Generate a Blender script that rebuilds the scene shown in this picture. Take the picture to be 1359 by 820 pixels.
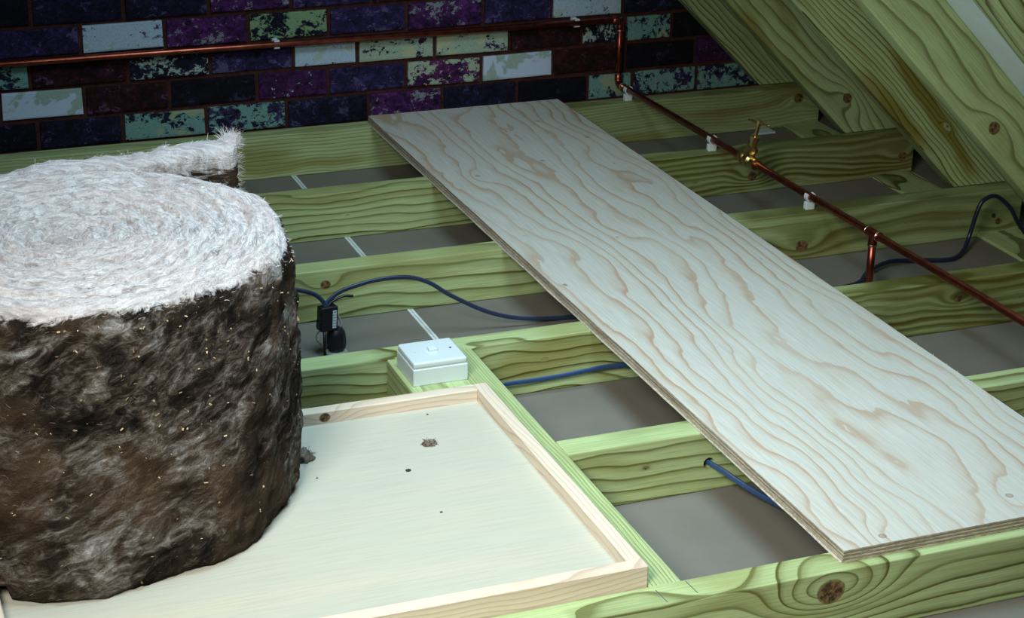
import bpy, bmesh, math, random
from mathutils import Vector, Matrix, noise

random.seed(7)
for _o in list(bpy.data.objects):
    bpy.data.objects.remove(_o, do_unlink=True)
scene = bpy.context.scene
COL = scene.collection

# ------------------------------------------------------------------ camera
PITCH, YAW, ROLL = math.radians(22.2743), math.radians(21.5968), math.radians(1.0854)
CAM_Z = 1.21576
_f = Vector((math.sin(YAW) * math.cos(PITCH), math.cos(YAW) * math.cos(PITCH), -math.sin(PITCH)))
_r = Vector((math.cos(YAW), -math.sin(YAW), 0))
_u = _r.cross(_f)
_r2 = _r * math.cos(ROLL) + _u * math.sin(ROLL)
_u2 = _u * math.cos(ROLL) - _r * math.sin(ROLL)
cam_data = bpy.data.cameras.new('camera')
cam_data.sensor_fit = 'HORIZONTAL'
cam_data.sensor_width = 36.0
cam_data.lens = 2442.15 / 1359 * 36
cam_data.clip_start = 0.05
cam = bpy.data.objects.new('camera', cam_data)
COL.objects.link(cam)
_m = Matrix((_r2, _u2, -_f)).transposed().to_4x4()
_m.translation = (0, 0, CAM_Z)
cam.matrix_world = _m
scene.camera = cam

# ------------------------------------------------------------------ world + lights
world = bpy.data.worlds.new('world')
scene.world = world
world.use_nodes = True
_bg = world.node_tree.nodes['Background']
_bg.inputs[0].default_value = (0.30, 0.40, 0.55, 1)
_bg.inputs[1].default_value = 0.012


def area_light(name, loc, target, size, power, color, spread=180):
    d = bpy.data.lights.new(name, 'AREA')
    d.shape = 'RECTANGLE'
    d.size, d.size_y = size
    d.energy = power
    d.color = color
    d.spread = math.radians(spread)
    o = bpy.data.objects.new(name, d)
    COL.objects.link(o)
    o.location = loc
    o.rotation_euler = (Vector(target) - Vector(loc)).to_track_quat('-Z', 'Y').to_euler()
    return o


area_light('softbox_front', (-0.30, 0.75, 1.50), (0.85, 1.98, 0.0), (0.7, 0.7), 8.5, (1.0, 0.99, 0.86), 66)
area_light('softbox_overhead', (0.95, 2.15, 1.90), (1.0, 2.25, 0.0), (0.8, 0.7), 16.0, (0.66, 0.90, 1.0), 122)

scene.view_settings.view_transform = 'Standard'
scene.view_settings.look = 'None'
scene.view_settings.gamma = 1
scene.view_settings.use_curve_mapping = False
scene.view_settings.exposure = 0.24


# ------------------------------------------------------------------ node helpers
class NT:
    def __init__(self, name):
        self.mat = bpy.data.materials.new(name)
        self.mat.use_nodes = True
        self.t = self.mat.node_tree
        self.b = self.t.nodes['Principled BSDF']

    def n(self, kind, **kw):
        nd = self.t.nodes.new(kind)
        for k, v in kw.items():
            setattr(nd, k, v)
        return nd

    def link(self, a, b):
        self.t.links.new(a, b)

    def put(self, sock, v):
        if v is None:
            return
        if hasattr(v, 'is_output') or isinstance(v, bpy.types.NodeSocket):
            self.link(v, sock)
        else:
            if sock.type == 'RGBA' and len(v) == 3:
                v = (*v, 1)
            sock.default_value = v

    def m(self, op, a, b=None, c=None):
        nd = self.n('ShaderNodeMath', operation=op)
        self.put(nd.inputs[0], a)
        self.put(nd.inputs[1], b)
        self.put(nd.inputs[2], c)
        return nd.outputs[0]

    def comb(self, x, y, z):
        nd = self.n('ShaderNodeCombineXYZ')
        for i, v in enumerate((x, y, z)):
            self.put(nd.inputs[i], v)
        return nd.outputs[0]

    def coords(self, kind='Object'):
        tc = self.n('ShaderNodeTexCoord')
        sp = self.n('ShaderNodeSeparateXYZ')
        self.link(tc.outputs[kind], sp.inputs[0])
        return sp.outputs[0], sp.outputs[1], sp.outputs[2]

    def noise(self, vec, scale=1.0, detail=3.0, rough=0.5, dist=0.0, out=0):
        nd = self.n('ShaderNodeTexNoise')
        self.put(nd.inputs['Vector'], vec)
        nd.inputs['Scale'].default_value = scale
        nd.inputs['Detail'].default_value = detail
        nd.inputs['Roughness'].default_value = rough
        nd.inputs['Distortion'].default_value = dist
        return nd.outputs[out]

    def ramp(self, fac, stops, interp='LINEAR'):
        nd = self.n('ShaderNodeValToRGB')
        cr = nd.color_ramp
        cr.interpolation = interp
        while len(cr.elements) < len(stops):
            cr.elements.new(0.5)
        for e, (p, c) in zip(cr.elements, stops):
            e.position = p
            e.color = (*c, 1) if hasattr(c, '__len__') else (c, c, c, 1)
        self.link(fac, nd.inputs[0])
        return nd.outputs[0]

    def mix(self, fac, a, b, mode='MIX'):
        nd = self.n('ShaderNodeMix', data_type='RGBA', blend_type=mode)
        self.put(nd.inputs[0], fac)
        self.put(nd.inputs[6], a)
        self.put(nd.inputs[7], b)
        return nd.outputs[2]

    def bump(self, h, strength=0.3, dist=0.001):
        nd = self.n('ShaderNodeBump')
        nd.inputs['Strength'].default_value = strength
        nd.inputs['Distance'].default_value = dist
        self.link(h, nd.inputs['Height'])
        self.link(nd.outputs[0], self.b.inputs['Normal'])

    def out(self, color=None, rough=0.6, metal=0.0, spec=0.5):
        self.put(self.b.inputs['Base Color'], color)
        self.put(self.b.inputs['Roughness'], rough)
        self.b.inputs['Metallic'].default_value = metal
        self.b.inputs['Specular IOR Level'].default_value = spec
        return self.mat


def plain(name, color, rough=0.5, metal=0.0, spec=0.5, var=0.0, scale=60):
    k = NT(name)
    if var:
        x, y, z = k.coords()
        nz = k.noise(k.comb(x, y, z), scale, 4, 0.6)
        c = k.mix(k.ramp(nz, [(0.3, 0.0), (0.7, 1.0)]), tuple(v * (1 - var) for v in color), tuple(min(1, v * (1 + var)) for v in color))
        k.bump(nz, 0.15, 0.001)
        return k.out(c, rough, metal, spec)
    return k.out(color, rough, metal, spec)


PINE = dict(light=(0.415, 0.525, 0.265), dark=(0.075, 0.070, 0.004), heart=(0.22, 0.18, 0.025))
PALE = dict(light=(0.66, 0.585, 0.49), dark=(0.50, 0.38, 0.30), heart=(0.62, 0.50, 0.38))


def wood(name, seed, axis=0, knots=(), pith=(0.05, -0.11), freq=85, tone=PINE, heart=0.35, fine=1.0, wob=0.03, lines=0.85, tilt=0.0, bold=None):
    """growth rings around a pith axis, bent by knots; axis = local grain axis; knots = (along, height, radius, swell)"""
    k = NT(name)
    xyz = k.coords()
    a = xyz[axis]
    b, c = [(1, 2), (0, 2), (0, 1)][axis]
    b, c = xyz[b], xyz[c]
    off = seed * 3.71
    n1 = k.noise(k.comb(k.m('MULTIPLY_ADD', a, 1.6, off), k.m('MULTIPLY', b, 5), k.m('MULTIPLY', c, 5)), 1, 2, 0.5)
    n2 = k.noise(k.comb(k.m('MULTIPLY_ADD', a, 2.6, off + 17), k.m('MULTIPLY', b, 6), k.m('MULTIPLY', c, 6)), 1, 2, 0.5)
    n3 = k.noise(k.comb(k.m('MULTIPLY_ADD', a, 14, off + 5), k.m('MULTIPLY', b, 22), k.m('MULTIPLY', c, 22)), 1, 2, 0.5)
    bb = k.m('ADD', k.m('MULTIPLY_ADD', n1, wob * 2.4, pith[0] - wob * 1.2), b)
    cc = k.m('ADD', k.m('MULTIPLY_ADD', n2, wob * 2.4, pith[1] - wob * 1.2), c)
    if tilt:
        cc = k.m('MULTIPLY_ADD', a, tilt, cc)
    r = k.m('SQRT', k.m('ADD', k.m('MULTIPLY', bb, bb), k.m('MULTIPLY', cc, cc)))
    r = k.m('MULTIPLY_ADD', n3, 0.006, r)
    core = None
    for (ka, kc, kr, sw) in knots:
        da = k.m('MULTIPLY', k.m('SUBTRACT', a, ka), 0.45)
        dc = k.m('SUBTRACT', c, kc)
        d2 = k.m('ADD', k.m('MULTIPLY', da, da), k.m('MULTIPLY', dc, dc))
        g = k.m('POWER', 2.718, k.m('MULTIPLY', d2, -1.0 / (2 * (kr * 1.5) ** 2)))
        r = k.m('MULTIPLY_ADD', g, sw, r)
        da2 = k.m('SUBTRACT', a, ka)
        dd = k.m('SQRT', k.m('ADD', k.m('MULTIPLY', da2, k.m('MULTIPLY', da2, 0.75)), k.m('MULTIPLY', dc, dc)))
        dd = k.m('MULTIPLY_ADD', n3, kr * 0.5, k.m('SUBTRACT', dd, kr * 0.25))
        kk = k.ramp(k.m('DIVIDE', dd, kr), [(0.0, 1.0), (0.75, 0.97), (0.93, 0.7), (1.0, 0.0)])
        core = kk if core is None else k.m('MAXIMUM', core, kk)
    fr = k.m('FRACT', k.m('MULTIPLY', r, freq))
    late = k.ramp(fr, [(0.0, 0.35), (0.06, 0.0), (0.5, 0.06), (0.80, 0.45), (0.90, 1.0), (1.0, 1.0)])
    if bold:  # broader dark grain past this point, also standing in for shade on the face
        late_shade = k.ramp(fr, [(0.0, 0.95), (0.14, 0.62), (0.40, 0.50), (0.62, 0.85), (0.85, 1.0), (1.0, 1.0)])
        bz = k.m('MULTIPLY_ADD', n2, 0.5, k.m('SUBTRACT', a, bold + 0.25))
        late = k.mix(k.ramp(bz, [(0.0, 0.0), (0.16, 1.0)]), late, late_shade)
    lv = k.noise(k.comb(k.m('MULTIPLY_ADD', a, 1.0, off + 40), k.m('MULTIPLY', r, 40), 0.0), 1, 2, 0.6)
    late = k.m('MULTIPLY', late, k.ramp(lv, [(0.3, lines * 0.6), (0.6, min(1.0, lines * 1.1))]))
    fg = k.noise(k.comb(k.m('MULTIPLY_ADD', a, 9, off), k.m('MULTIPLY', b, 420), k.m('MULTIPLY', c, 420)), 1, 2, 0.6)
    hz = k.noise(k.comb(k.m('MULTIPLY_ADD', a, 2.2, off + 80), k.m('MULTIPLY', r, 16), k.m('MULTIPLY', c, 3)), 1, 2, 0.5)
    col = k.mix(k.m('MULTIPLY', k.ramp(hz, [(0.5, 0.0), (0.62, 1.0)]), heart), tone['light'], tone['heart'])
    col = k.mix(late, col, tone['dark'])
    col = k.mix(k.m('MULTIPLY', k.ramp(fg, [(0.35, 1.0), (0.6, 0.0)]), 0.28 * fine), col, tone['dark'])
    if core is not None:
        kn = k.noise(k.comb(k.m('MULTIPLY', a, 160), k.m('MULTIPLY', b, 160), k.m('MULTIPLY', c, 160)), 1, 3, 0.6)
        kc_ = k.mix(k.ramp(kn, [(0.4, 0.0), (0.62, 1.0)]), (0.03, 0.016, 0.007), (0.20, 0.12, 0.045))
        col = k.mix(core, col, kc_)
    k.bump(k.m('ADD', k.m('MULTIPLY', late, 0.6), fg), 0.25, 0.0006)
    return k.out(col, 0.68, 0.0, 0.3)


# ------------------------------------------------------------------ mesh helpers
def link_obj(name, mesh, parent=None, mats=(), loc=None):
    o = bpy.data.objects.new(name, mesh)
    for mt in mats:
        mesh.materials.append(mt)
    COL.objects.link(o)
    if loc is not None:
        o.location = loc
    if parent is not None:
        o.parent = parent
    return o


def bm_obj(name, bm, mat, parent=None, loc=None, smooth=False):
    me = bpy.data.meshes.new(name)
    bm.normal_update()
    bm.to_mesh(me)
    bm.free()
    if smooth:
        for p in me.polygons:
            p.use_smooth = True
    return link_obj(name, me, parent, (mat,) if mat else (), loc)


def add_box(bm, x0, x1, y0, y1, z0, z1, bevel=0.0, segs=1):
    g = bmesh.ops.create_cube(bm, size=1.0)
    vs = g['verts']
    bmesh.ops.scale(bm, vec=(x1 - x0, y1 - y0, z1 - z0), verts=vs)
    bmesh.ops.translate(bm, vec=((x0 + x1) / 2, (y0 + y1) / 2, (z0 + z1) / 2), verts=vs)
    if bevel:
        es = {e for v in vs for e in v.link_edges}
        bmesh.ops.bevel(bm, geom=list(es), offset=bevel, segments=segs, affect='EDGES', profile=0.5)


def origin_of(parent):
    return parent.location if parent is not None and parent.parent is None else (parent.parent.location + parent.location if parent is not None else Vector((0, 0, 0)))


def box(name, x0, x1, y0, y1, z0, z1, mat, parent=None, bevel=0.0, segs=1):
    """box in world coordinates whose origin is its centre"""
    c = Vector(((x0 + x1) / 2, (y0 + y1) / 2, (z0 + z1) / 2))
    bm = bmesh.new()
    add_box(bm, x0 - c.x, x1 - c.x, y0 - c.y, y1 - c.y, z0 - c.z, z1 - c.z, bevel, segs)
    return bm_obj(name, bm, mat, parent, c - origin_of(parent))


def tag(o, label=None, cat=None, group=None, kind=None):
    if label:
        o['label'] = label
    if cat:
        o['category'] = cat
    if group:
        o['group'] = group
    if kind:
        o['kind'] = kind
    return o


def empty(name, loc, label, cat, group=None):
    o = bpy.data.objects.new(name, None)
    o.empty_display_size = 0.05
    COL.objects.link(o)
    o.location = loc
    return tag(o, label, cat, group)


def smooth_path(pts, n=8):
    pts = [Vector(p) for p in pts]
    out = []
    for i in range(len(pts) - 1):
        p0 = pts[max(i - 1, 0)]
        p1, p2 = pts[i], pts[i + 1]
        p3 = pts[min(i + 2, len(pts) - 1)]
        for j in range(n):
            t = j / n
            out.append(0.5 * ((2 * p1) + (p2 - p0) * t + (2 * p0 - 5 * p1 + 4 * p2 - p3) * t * t + (-p0 + 3 * p1 - 3 * p2 + p3) * t ** 3))
    out.append(pts[-1])
    return out


def add_tube(bm, pts, r, sides=12, cap=True):
    pts = [Vector(p) for p in pts]
    rs = r if hasattr(r, '__len__') else [r] * len(pts)
    rings = []
    nrm = None
    for i, p in enumerate(pts):
        t = (pts[min(i + 1, len(pts) - 1)] - pts[max(i - 1, 0)])
        if t.length < 1e-9:
            t = Vector((0, 0, 1))
        t.normalize()
        if nrm is None:
            nrm = t.orthogonal().normalized()
        else:
            nrm = (nrm - t * nrm.dot(t))
            if nrm.length < 1e-6:
                nrm = t.orthogonal()
            nrm.normalize()
        bn = t.cross(nrm)
        rings.append([bm.verts.new(p + (nrm * math.cos(2 * math.pi * k / sides) + bn * math.sin(2 * math.pi * k / sides)) * rs[i]) for k in range(sides)])
    for a, b in zip(rings, rings[1:]):
        for k in range(sides):
            bm.faces.new((a[k], a[(k + 1) % sides], b[(k + 1) % sides], b[k]))
    if cap:
        bm.faces.new(list(reversed(rings[0])))
        bm.faces.new(rings[-1])


def tube(name, pts, r, mat, parent=None, sides=12):
    base = Vector(pts[0])
    bm = bmesh.new()
    add_tube(bm, [Vector(p) - base for p in pts], r, sides)
    return bm_obj(name, bm, mat, parent, base - origin_of(parent), True)


def lathe(name, prof, origin, axis, mat, parent=None, sides=20):
    """prof = (distance along axis, radius); a flat-shaded profile when sides < 9"""
    ax = Vector(axis).normalized()
    pts, rs = [], []
    for d, rr in prof:
        pts.append(ax * d)
        rs.append(max(rr, 1e-5))
    q = ax.orthogonal().normalized()
    w = ax.cross(q)
    bm = bmesh.new()
    rings = [[bm.verts.new(p + (q * math.cos(2 * math.pi * k / sides) + w * math.sin(2 * math.pi * k / sides)) * rr) for k in range(sides)] for p, rr in zip(pts, rs)]
    for a, b in zip(rings, rings[1:]):
        for k in range(sides):
            bm.faces.new((a[k], a[(k + 1) % sides], b[(k + 1) % sides], b[k]))
    bm.faces.new(list(reversed(rings[0])))
    bm.faces.new(rings[-1])
    o = bm_obj(name, bm, mat, parent, Vector(origin) - origin_of(parent), sides > 9)
    if sides > 9:
        for e in o.data.edges:
            pass
        o.data.set_sharp_from_angle(angle=math.radians(35))
    return o


# ------------------------------------------------------------------ setting: ceiling boards underfoot, brick wall, roof
def make_plasterboard():
    k = NT('plasterboard_paper')
    x, y, z = k.coords()
    n1 = k.noise(k.comb(x, y, z), 3.0, 4, 0.6)
    n2 = k.noise(k.comb(x, y, z), 240, 3, 0.6)
    n3 = k.noise(k.comb(x, y, z), 45, 5, 0.7)
    c = k.mix(k.ramp(n1, [(0.35, 0.0), (0.65, 1.0)]), (0.145, 0.138, 0.122), (0.185, 0.174, 0.157))
    c = k.mix(k.ramp(n3, [(0.69, 0.0), (0.74, 0.8)]), c, (0.26, 0.245, 0.235))
    k.bump(n2, 0.2, 0.0006)
    return k.out(c, 0.7, 0, 0.35)


BOARD = make_plasterboard()
TAPE = plain('seam_tape', (0.62, 0.70, 0.74), 0.45, var=0.15, scale=30)
FLOOR_Z = -0.1
_bm = bmesh.new()
add_box(_bm, -0.75, 0.994, -1.2875, 1.2875, -0.0125, 0.0)
floor_o = bm_obj('floor', _bm, BOARD, None, (0, 2.7, FLOOR_Z))
floor_o['kind'] = 'structure'
box('board', 1.0045, 2.55, 1.4125, 3.9875, FLOOR_Z - 0.0125, FLOOR_Z, BOARD, floor_o)
box('seam_tape', 0.9935, 0.9985, 1.4125, 3.9875, FLOOR_Z - 0.0125, FLOOR_Z + 0.0015, TAPE, floor_o)
box('seam_tape', 1.0, 1.005, 1.4125, 3.9875, FLOOR_Z - 0.0125, FLOOR_Z + 0.001, TAPE, floor_o)

MORTAR = plain('old_red_mortar', (0.045, 0.011, 0.008), 0.95, var=0.6, scale=70)
WALL_Y = 3.985
wall = box('wall_back', -0.75, 2.6, WALL_Y + 0.007, WALL_Y + 0.06, -0.1125, 1.12, MORTAR)
wall['kind'] = 'structure'


def brick_mat(name, base, base2, paint, cover, paint2=None, cover2=0.0, sc=1.0):
    k = NT(name)
    x, y, z = k.coords()
    x, y, z = k.m('MULTIPLY', x, 0.175), k.m('MULTIPLY', y, 0.022), k.m('MULTIPLY', z, 0.058)
    oi = k.n('ShaderNodeObjectInfo')
    rnd = k.m('MULTIPLY', oi.outputs['Random'], 41.0)
    v = k.comb(k.m('ADD', x, rnd), k.m('MULTIPLY', y, 1.0), k.m('MULTIPLY', z, 1.25))
    n1 = k.noise(v, 20 * sc, 6, 0.66, 0.4)
    n2 = k.noise(v, 75 * sc, 5, 0.72, 0.5)
    n3 = k.noise(v, 260, 4, 0.7)
    n5 = k.noise(v, 48, 5, 0.7, 0.8)
    c = k.mix(k.ramp(n1, [(0.35, 0.0), (0.68, 1.0)]), base, base2)
    c = k.mix(k.m('MULTIPLY', k.ramp(n3, [(0.52, 0.0), (0.7, 1.0)]), 0.35), c, tuple(min(1, q * 3 + 0.02) for q in base2))
    c = k.mix(k.m('MULTIPLY', k.ramp(n5, [(0.5, 0.0), (0.68, 1.0)]), 0.6), c, tuple(min(1, q * 2.6 + 0.004) for q in base2))
    c = k.mix(k.ramp(n5, [(0.36, 0.8), (0.47, 0.0)]), c, (0.002, 0.001, 0.004))
    pf = k.m('ADD', k.m('MULTIPLY', n1, 0.55), k.m('MULTIPLY', n2, 0.45))
    t = 0.68 - 0.36 * cover
    edge = k.ramp(pf, [(t - 0.012, 0.0), (t + 0.012, 1.0)])
    pc = k.mix(k.ramp(n3, [(0.35, 0.0), (0.65, 1.0)]), tuple(q * 0.72 for q in paint), paint)
    c = k.mix(edge, c, pc)
    if paint2:
        n4 = k.noise(k.comb(k.m('ADD', x, rnd), k.m('ADD', y, 9.0), z), 11 * sc, 4, 0.6, 0.4)
        t2 = 0.66 - 0.36 * cover2
        c = k.mix(k.ramp(n4, [(t2 - 0.01, 0.0), (t2 + 0.01, 1.0)]), c, paint2)
    k.bump(k.m('ADD', pf, n3), 0.6, 0.003)
    return k.out(c, 0.85, 0, 0.25)


NAVY, INK, PURP, MAROON = (0.008, 0.008, 0.030), (0.003, 0.003, 0.010), (0.042, 0.009, 0.068), (0.030, 0.004, 0.008)
WHT, TEAL, GRN, LILAC = (0.52, 0.70, 0.88), (0.20, 0.40, 0.38), (0.26, 0.42, 0.24), (0.55, 0.66, 0.86)
BM = {
    'white': brick_mat('brick_white_paint', (0.10, 0.08, 0.16), PURP, WHT, 0.70, (0.42, 0.54, 0.50), 0.25),
    'chalk': brick_mat('brick_chalk_paint', NAVY, PURP, (0.40, 0.54, 0.50), 0.95, LILAC, 0.55, 0.7),
    'teal': brick_mat('brick_teal_paint', NAVY, NAVY, TEAL, 0.60, (0.30, 0.38, 0.25), 0.2),
    'mixed': brick_mat('brick_teal_navy', NAVY, (0.03, 0.02, 0.08), TEAL, 0.52),
    'green': brick_mat('brick_green_paint', INK, NAVY, GRN, 0.50, None, 0, 0.7),
    'pale': brick_mat('brick_pale_green', NAVY, PURP, (0.42, 0.54, 0.44), 0.62, (0.45, 0.50, 0.33), 0.25),
    'patch': brick_mat('brick_white_patches', INK, NAVY, (0.42, 0.56, 0.52), 0.40),
    'navy': brick_mat('brick_navy', INK, (0.009, 0.008, 0.035), (0.060, 0.070, 0.15), 0.30),
    'indigo': brick_mat('brick_indigo', NAVY, (0.028, 0.015, 0.080), (0.105, 0.085, 0.22), 0.34),
    'purple': brick_mat('brick_purple', (0.018, 0.004, 0.040), (0.068, 0.013, 0.095), (0.26, 0.30, 0.34), 0.34),
    'plum': brick_mat('brick_plum_pale', PURP, (0.07, 0.010, 0.065), (0.44, 0.54, 0.42), 0.45),
    'blob': brick_mat('brick_purple_white_blob', (0.02, 0.004, 0.035), (0.045, 0.009, 0.06), LILAC, 0.26, None, 0, 0.75),
    'black': brick_mat('brick_black', (0.001, 0.001, 0.003), INK, (0.035, 0.035, 0.085), 0.26),
    'dark': brick_mat('brick_dark_red', (0.001, 0.001, 0.002), MAROON, (0.10, 0.055, 0.13), 0.24),
}


def brick_mesh(seed):
    rng = random.Random(seed)
    bm = bmesh.new()
    add_box(bm, -0.5, 0.5, -0.5, 0.5, -0.5, 0.5)
    es = [e for e in bm.edges if all(v.co.y < 0 for v in e.verts)]
    bmesh.ops.bevel(bm, geom=es, offset=0.05, segments=1, affect='EDGES')
    for v in bm.verts:
        if v.co.y < 0.4:
            v.co.x += rng.uniform(-0.008, 0.008)
            v.co.z += rng.uniform(-0.03, 0.03)
    me = bpy.data.meshes.new('brick')
    bm.to_mesh(me)
    bm.free()
    return me


ROWH = 0.0690
Z_AB = 0.1915
# visible courses: joint edges along x and a look for each brick (from the photograph)
KNOWN = {
    2: ([0.092, 0.275, 0.458, 0.655, 0.842, 1.03, 1.218, 1.40, 1.585, 1.77, 1.955, 2.14, 2.33], ['navy', 'black', 'navy', 'navy', 'purple', 'indigo', 'dark', 'purple', 'chalk', 'navy', 'plum', 'navy']),
    1: ([0.005, 0.19, 0.372, 0.558, 0.742, 0.929, 1.116, 1.302, 1.49, 1.665, 1.85, 2.035, 2.22, 2.4], ['dark', 'black', 'indigo', 'white', 'purple', 'green', 'indigo', 'purple', 'indigo', 'white', 'navy', 'black', 'navy']),
    0: ([0.07, 0.26, 0.445, 0.657, 0.84, 1.031, 1.183, 1.371, 1.558, 1.745, 1.86, 1.985, 2.17, 2.35], ['pale', 'teal', 'dark', 'patch', 'indigo', 'white', 'pale', 'pale', 'dark', 'patch', 'teal', 'black', 'black']),
    -1: ([0.01, 0.195, 0.376, 0.558, 0.745, 0.945, 1.112, 1.30, 1.488, 1.672, 1.862, 2.052, 2.24, 2.42], ['navy', 'black', 'chalk', 'dark', 'black', 'blob', 'indigo', 'plum', 'chalk', 'dark', 'black', 'blob', 'black']),
    -2: ([0.085, 0.27, 0.453, 0.637, 0.826, 1.012, 1.208, 1.39, 1.58, 1.765, 1.885, 2.06, 2.24, 2.42], ['indigo', 'black', 'navy', 'teal', 'mixed', 'navy', 'purple', 'navy', 'black', 'teal', 'mixed', 'mixed', 'black']),
}
looks = list(BM)
bmeshes = {kk: [brick_mesh(j * 7 + hash(kk) % 1) for j in range(1)] for kk in looks}
for kk in looks:
    for me in bmeshes[kk]:
        me.materials.append(BM[kk])
rng = random.Random(3)
for row in range(-4, 11):
    zc = Z_AB + ROWH * (row - 0.5)
    if row in KNOWN:
        edges, kinds = list(KNOWN[row][0]), list(KNOWN[row][1])
    else:
        x = -0.1 + (0.09 if row % 2 else 0.0)
        edges, kinds = [x], []
        while x < 2.35:
            x += 0.186
            edges.append(x)
            kinds.append(rng.choice(['navy', 'black', 'indigo', 'purple', 'dark', 'navy', 'teal', 'patch', 'mixed', 'black', 'white']))
    while edges[0] > -0.45:
        edges.insert(0, edges[0] - 0.185)
        kinds.insert(0, rng.choice(['navy', 'black', 'indigo', 'mixed', 'dark', 'navy']))
    for i, kd in enumerate(kinds):
        w = edges[i + 1] - edges[i] - 0.011
        o = bpy.data.objects.new('brick', bmeshes[kd][0])
        COL.objects.link(o)
        o.parent = wall
        dep = 0.022 + rng.uniform(0, 0.004)
        wc = Vector(((edges[i] + edges[i + 1]) / 2, WALL_Y + 0.011 + rng.uniform(-0.002, 0.002), zc + rng.uniform(-0.001, 0.001)))
        o.location = wc - wall.location
        o.scale = (w, 0.022, ROWH - 0.0105 + rng.uniform(-0.0015, 0.0015))
        o.rotation_euler = (0, rng.uniform(-0.008, 0.008), 0)

MEMB = plain('roof_membrane', (0.76, 0.90, 0.97), 0.6, var=0.04, scale=20)
KROOF = 2.372
_bm = bmesh.new()
_c = []
for yy in (2.307, 3.984):
    for (kx, kz) in ((KROOF + 0.13, -0.13), (KROOF - 0.95, 0.95), (KROOF - 0.95 + 0.002, 0.952), (KROOF + 0.13 + 0.002, -0.128)):
        _c.append(_bm.verts.new((kx, yy, kz)))
for q in ((0, 1, 2, 3), (7, 6, 5, 4), (0, 4, 5, 1), (1, 5, 6, 2), (2, 6, 7, 3), (3, 7, 4, 0)):
    _bm.faces.new([_c[i] for i in q])
roof = bm_obj('ceiling', _bm, MEMB)
roof['kind'] = 'structure'
plate_mat = wood('wall_plate_wood', 31, 1, (), (0.05, -0.3), 60, heart=0.3)
wp = box('wall_plate', 2.258, 2.36, 1.45, 3.985, FLOOR_Z, FLOOR_Z + 0.008, plate_mat, None, 0.001)
tag(wp, 'flat sawn timber plate lying on the ceiling board under the rafter feet', 'timber')

# ------------------------------------------------------------------ joists
JT = 0.0477
YB = {1: 3.93707, 2: 3.50752, 3: 3.09177, 4: 2.6723, 5: 2.25744, 6: 1.83223}
JX0, JX1 = -0.45, 2.362
BODY_L = {
    1: 'pale green treated joist lying against the foot of the brick wall',
    2: 'treated joist second from the brick wall, with the brass stop tap above it',
    3: 'treated joist third from the brick wall, behind the black downlight fitting',
    4: 'treated joist with the white switch box at its front side',
    5: 'shorter treated joist butting the trimmer, with a blue cable through its drilled hole',
    6: 'front joist with a large dark knot carrying the near end of the plywood plank',
}


def jc(j):
    x0 = 0.967 if j == 5 else JX0
    return (x0 + JX1) / 2


JW = {  # bold: joist ends right of the plank, shade painted into heavier grain
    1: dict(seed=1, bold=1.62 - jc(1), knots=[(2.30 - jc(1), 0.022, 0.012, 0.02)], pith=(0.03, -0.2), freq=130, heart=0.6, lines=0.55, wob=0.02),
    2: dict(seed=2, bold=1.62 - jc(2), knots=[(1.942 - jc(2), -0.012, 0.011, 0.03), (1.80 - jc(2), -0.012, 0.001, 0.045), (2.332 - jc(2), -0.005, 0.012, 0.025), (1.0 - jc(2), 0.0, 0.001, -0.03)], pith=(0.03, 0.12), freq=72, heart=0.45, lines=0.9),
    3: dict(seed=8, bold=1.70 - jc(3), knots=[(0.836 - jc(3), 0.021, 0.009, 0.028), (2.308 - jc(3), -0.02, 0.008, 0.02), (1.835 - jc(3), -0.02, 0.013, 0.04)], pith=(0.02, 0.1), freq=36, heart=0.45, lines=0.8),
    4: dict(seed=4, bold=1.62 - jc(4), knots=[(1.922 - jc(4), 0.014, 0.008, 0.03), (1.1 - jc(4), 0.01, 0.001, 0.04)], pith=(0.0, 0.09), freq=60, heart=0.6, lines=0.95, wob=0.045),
    5: dict(seed=5, knots=[(1.095 - jc(5), 0.005, 0.002, 0.01)], pith=(0.02, 0.13), freq=46, heart=0.35, lines=0.8, wob=0.035),
    6: dict(seed=6, knots=[(1.162 - jc(6), 0.02, 0.019, -0.13)], pith=(0.03, -0.12), freq=42, heart=0.35, lines=0.85, wob=0.035),
}
joists = {}
for j in range(1, 7):
    x0 = 0.967 if j == 5 else JX0
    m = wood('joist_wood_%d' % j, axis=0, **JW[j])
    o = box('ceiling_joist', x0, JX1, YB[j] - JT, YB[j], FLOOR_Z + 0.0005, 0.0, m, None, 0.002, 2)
    tag(o, BODY_L[j], 'joist', 'treated timber ceiling joists')
    joists[j] = o

T1W = wood('trimmer_wood', 12, 1, (), (0.3, 0.02), 190, heart=0.1, lines=0.6, wob=0.015)
t1 = box('trimmer', 0.9205, 0.967, YB[6] - 0.0005, YB[4] - JT + 0.0005, FLOOR_Z + 0.0005, -0.0005, T1W, None, 0.002, 2)
tag(t1, 'green treated trimmer beside the shallow hatch tray, running between two joists', 'joist')
T3W = wood('far_trimmer_wood', 13, 1, (), (0.3, 0.02), 150, heart=0.1, lines=0.6)
t3 = box('trimmer', 0.0705, 0.117, YB[6] - 0.0005, YB[4] - JT + 0.0005, FLOOR_Z + 0.0005, -0.0005, T3W, None, 0.002, 2)
tag(t3, 'treated trimmer under the insulation roll at the far side of the hatch tray', 'joist')
NOGW = wood('noggin_wood', 14, 1, (), (0.02, 0.12), 70, heart=0.1, lines=0.5)
ng = box('noggin', 0.821, 0.9205, 2.43, YB[4] - JT + 0.0005, FLOOR_Z + 0.0005, -0.001, NOGW, None, 0.0025, 2)
tag(ng, 'short wide timber noggin under the white switch box', 'timber')
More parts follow.
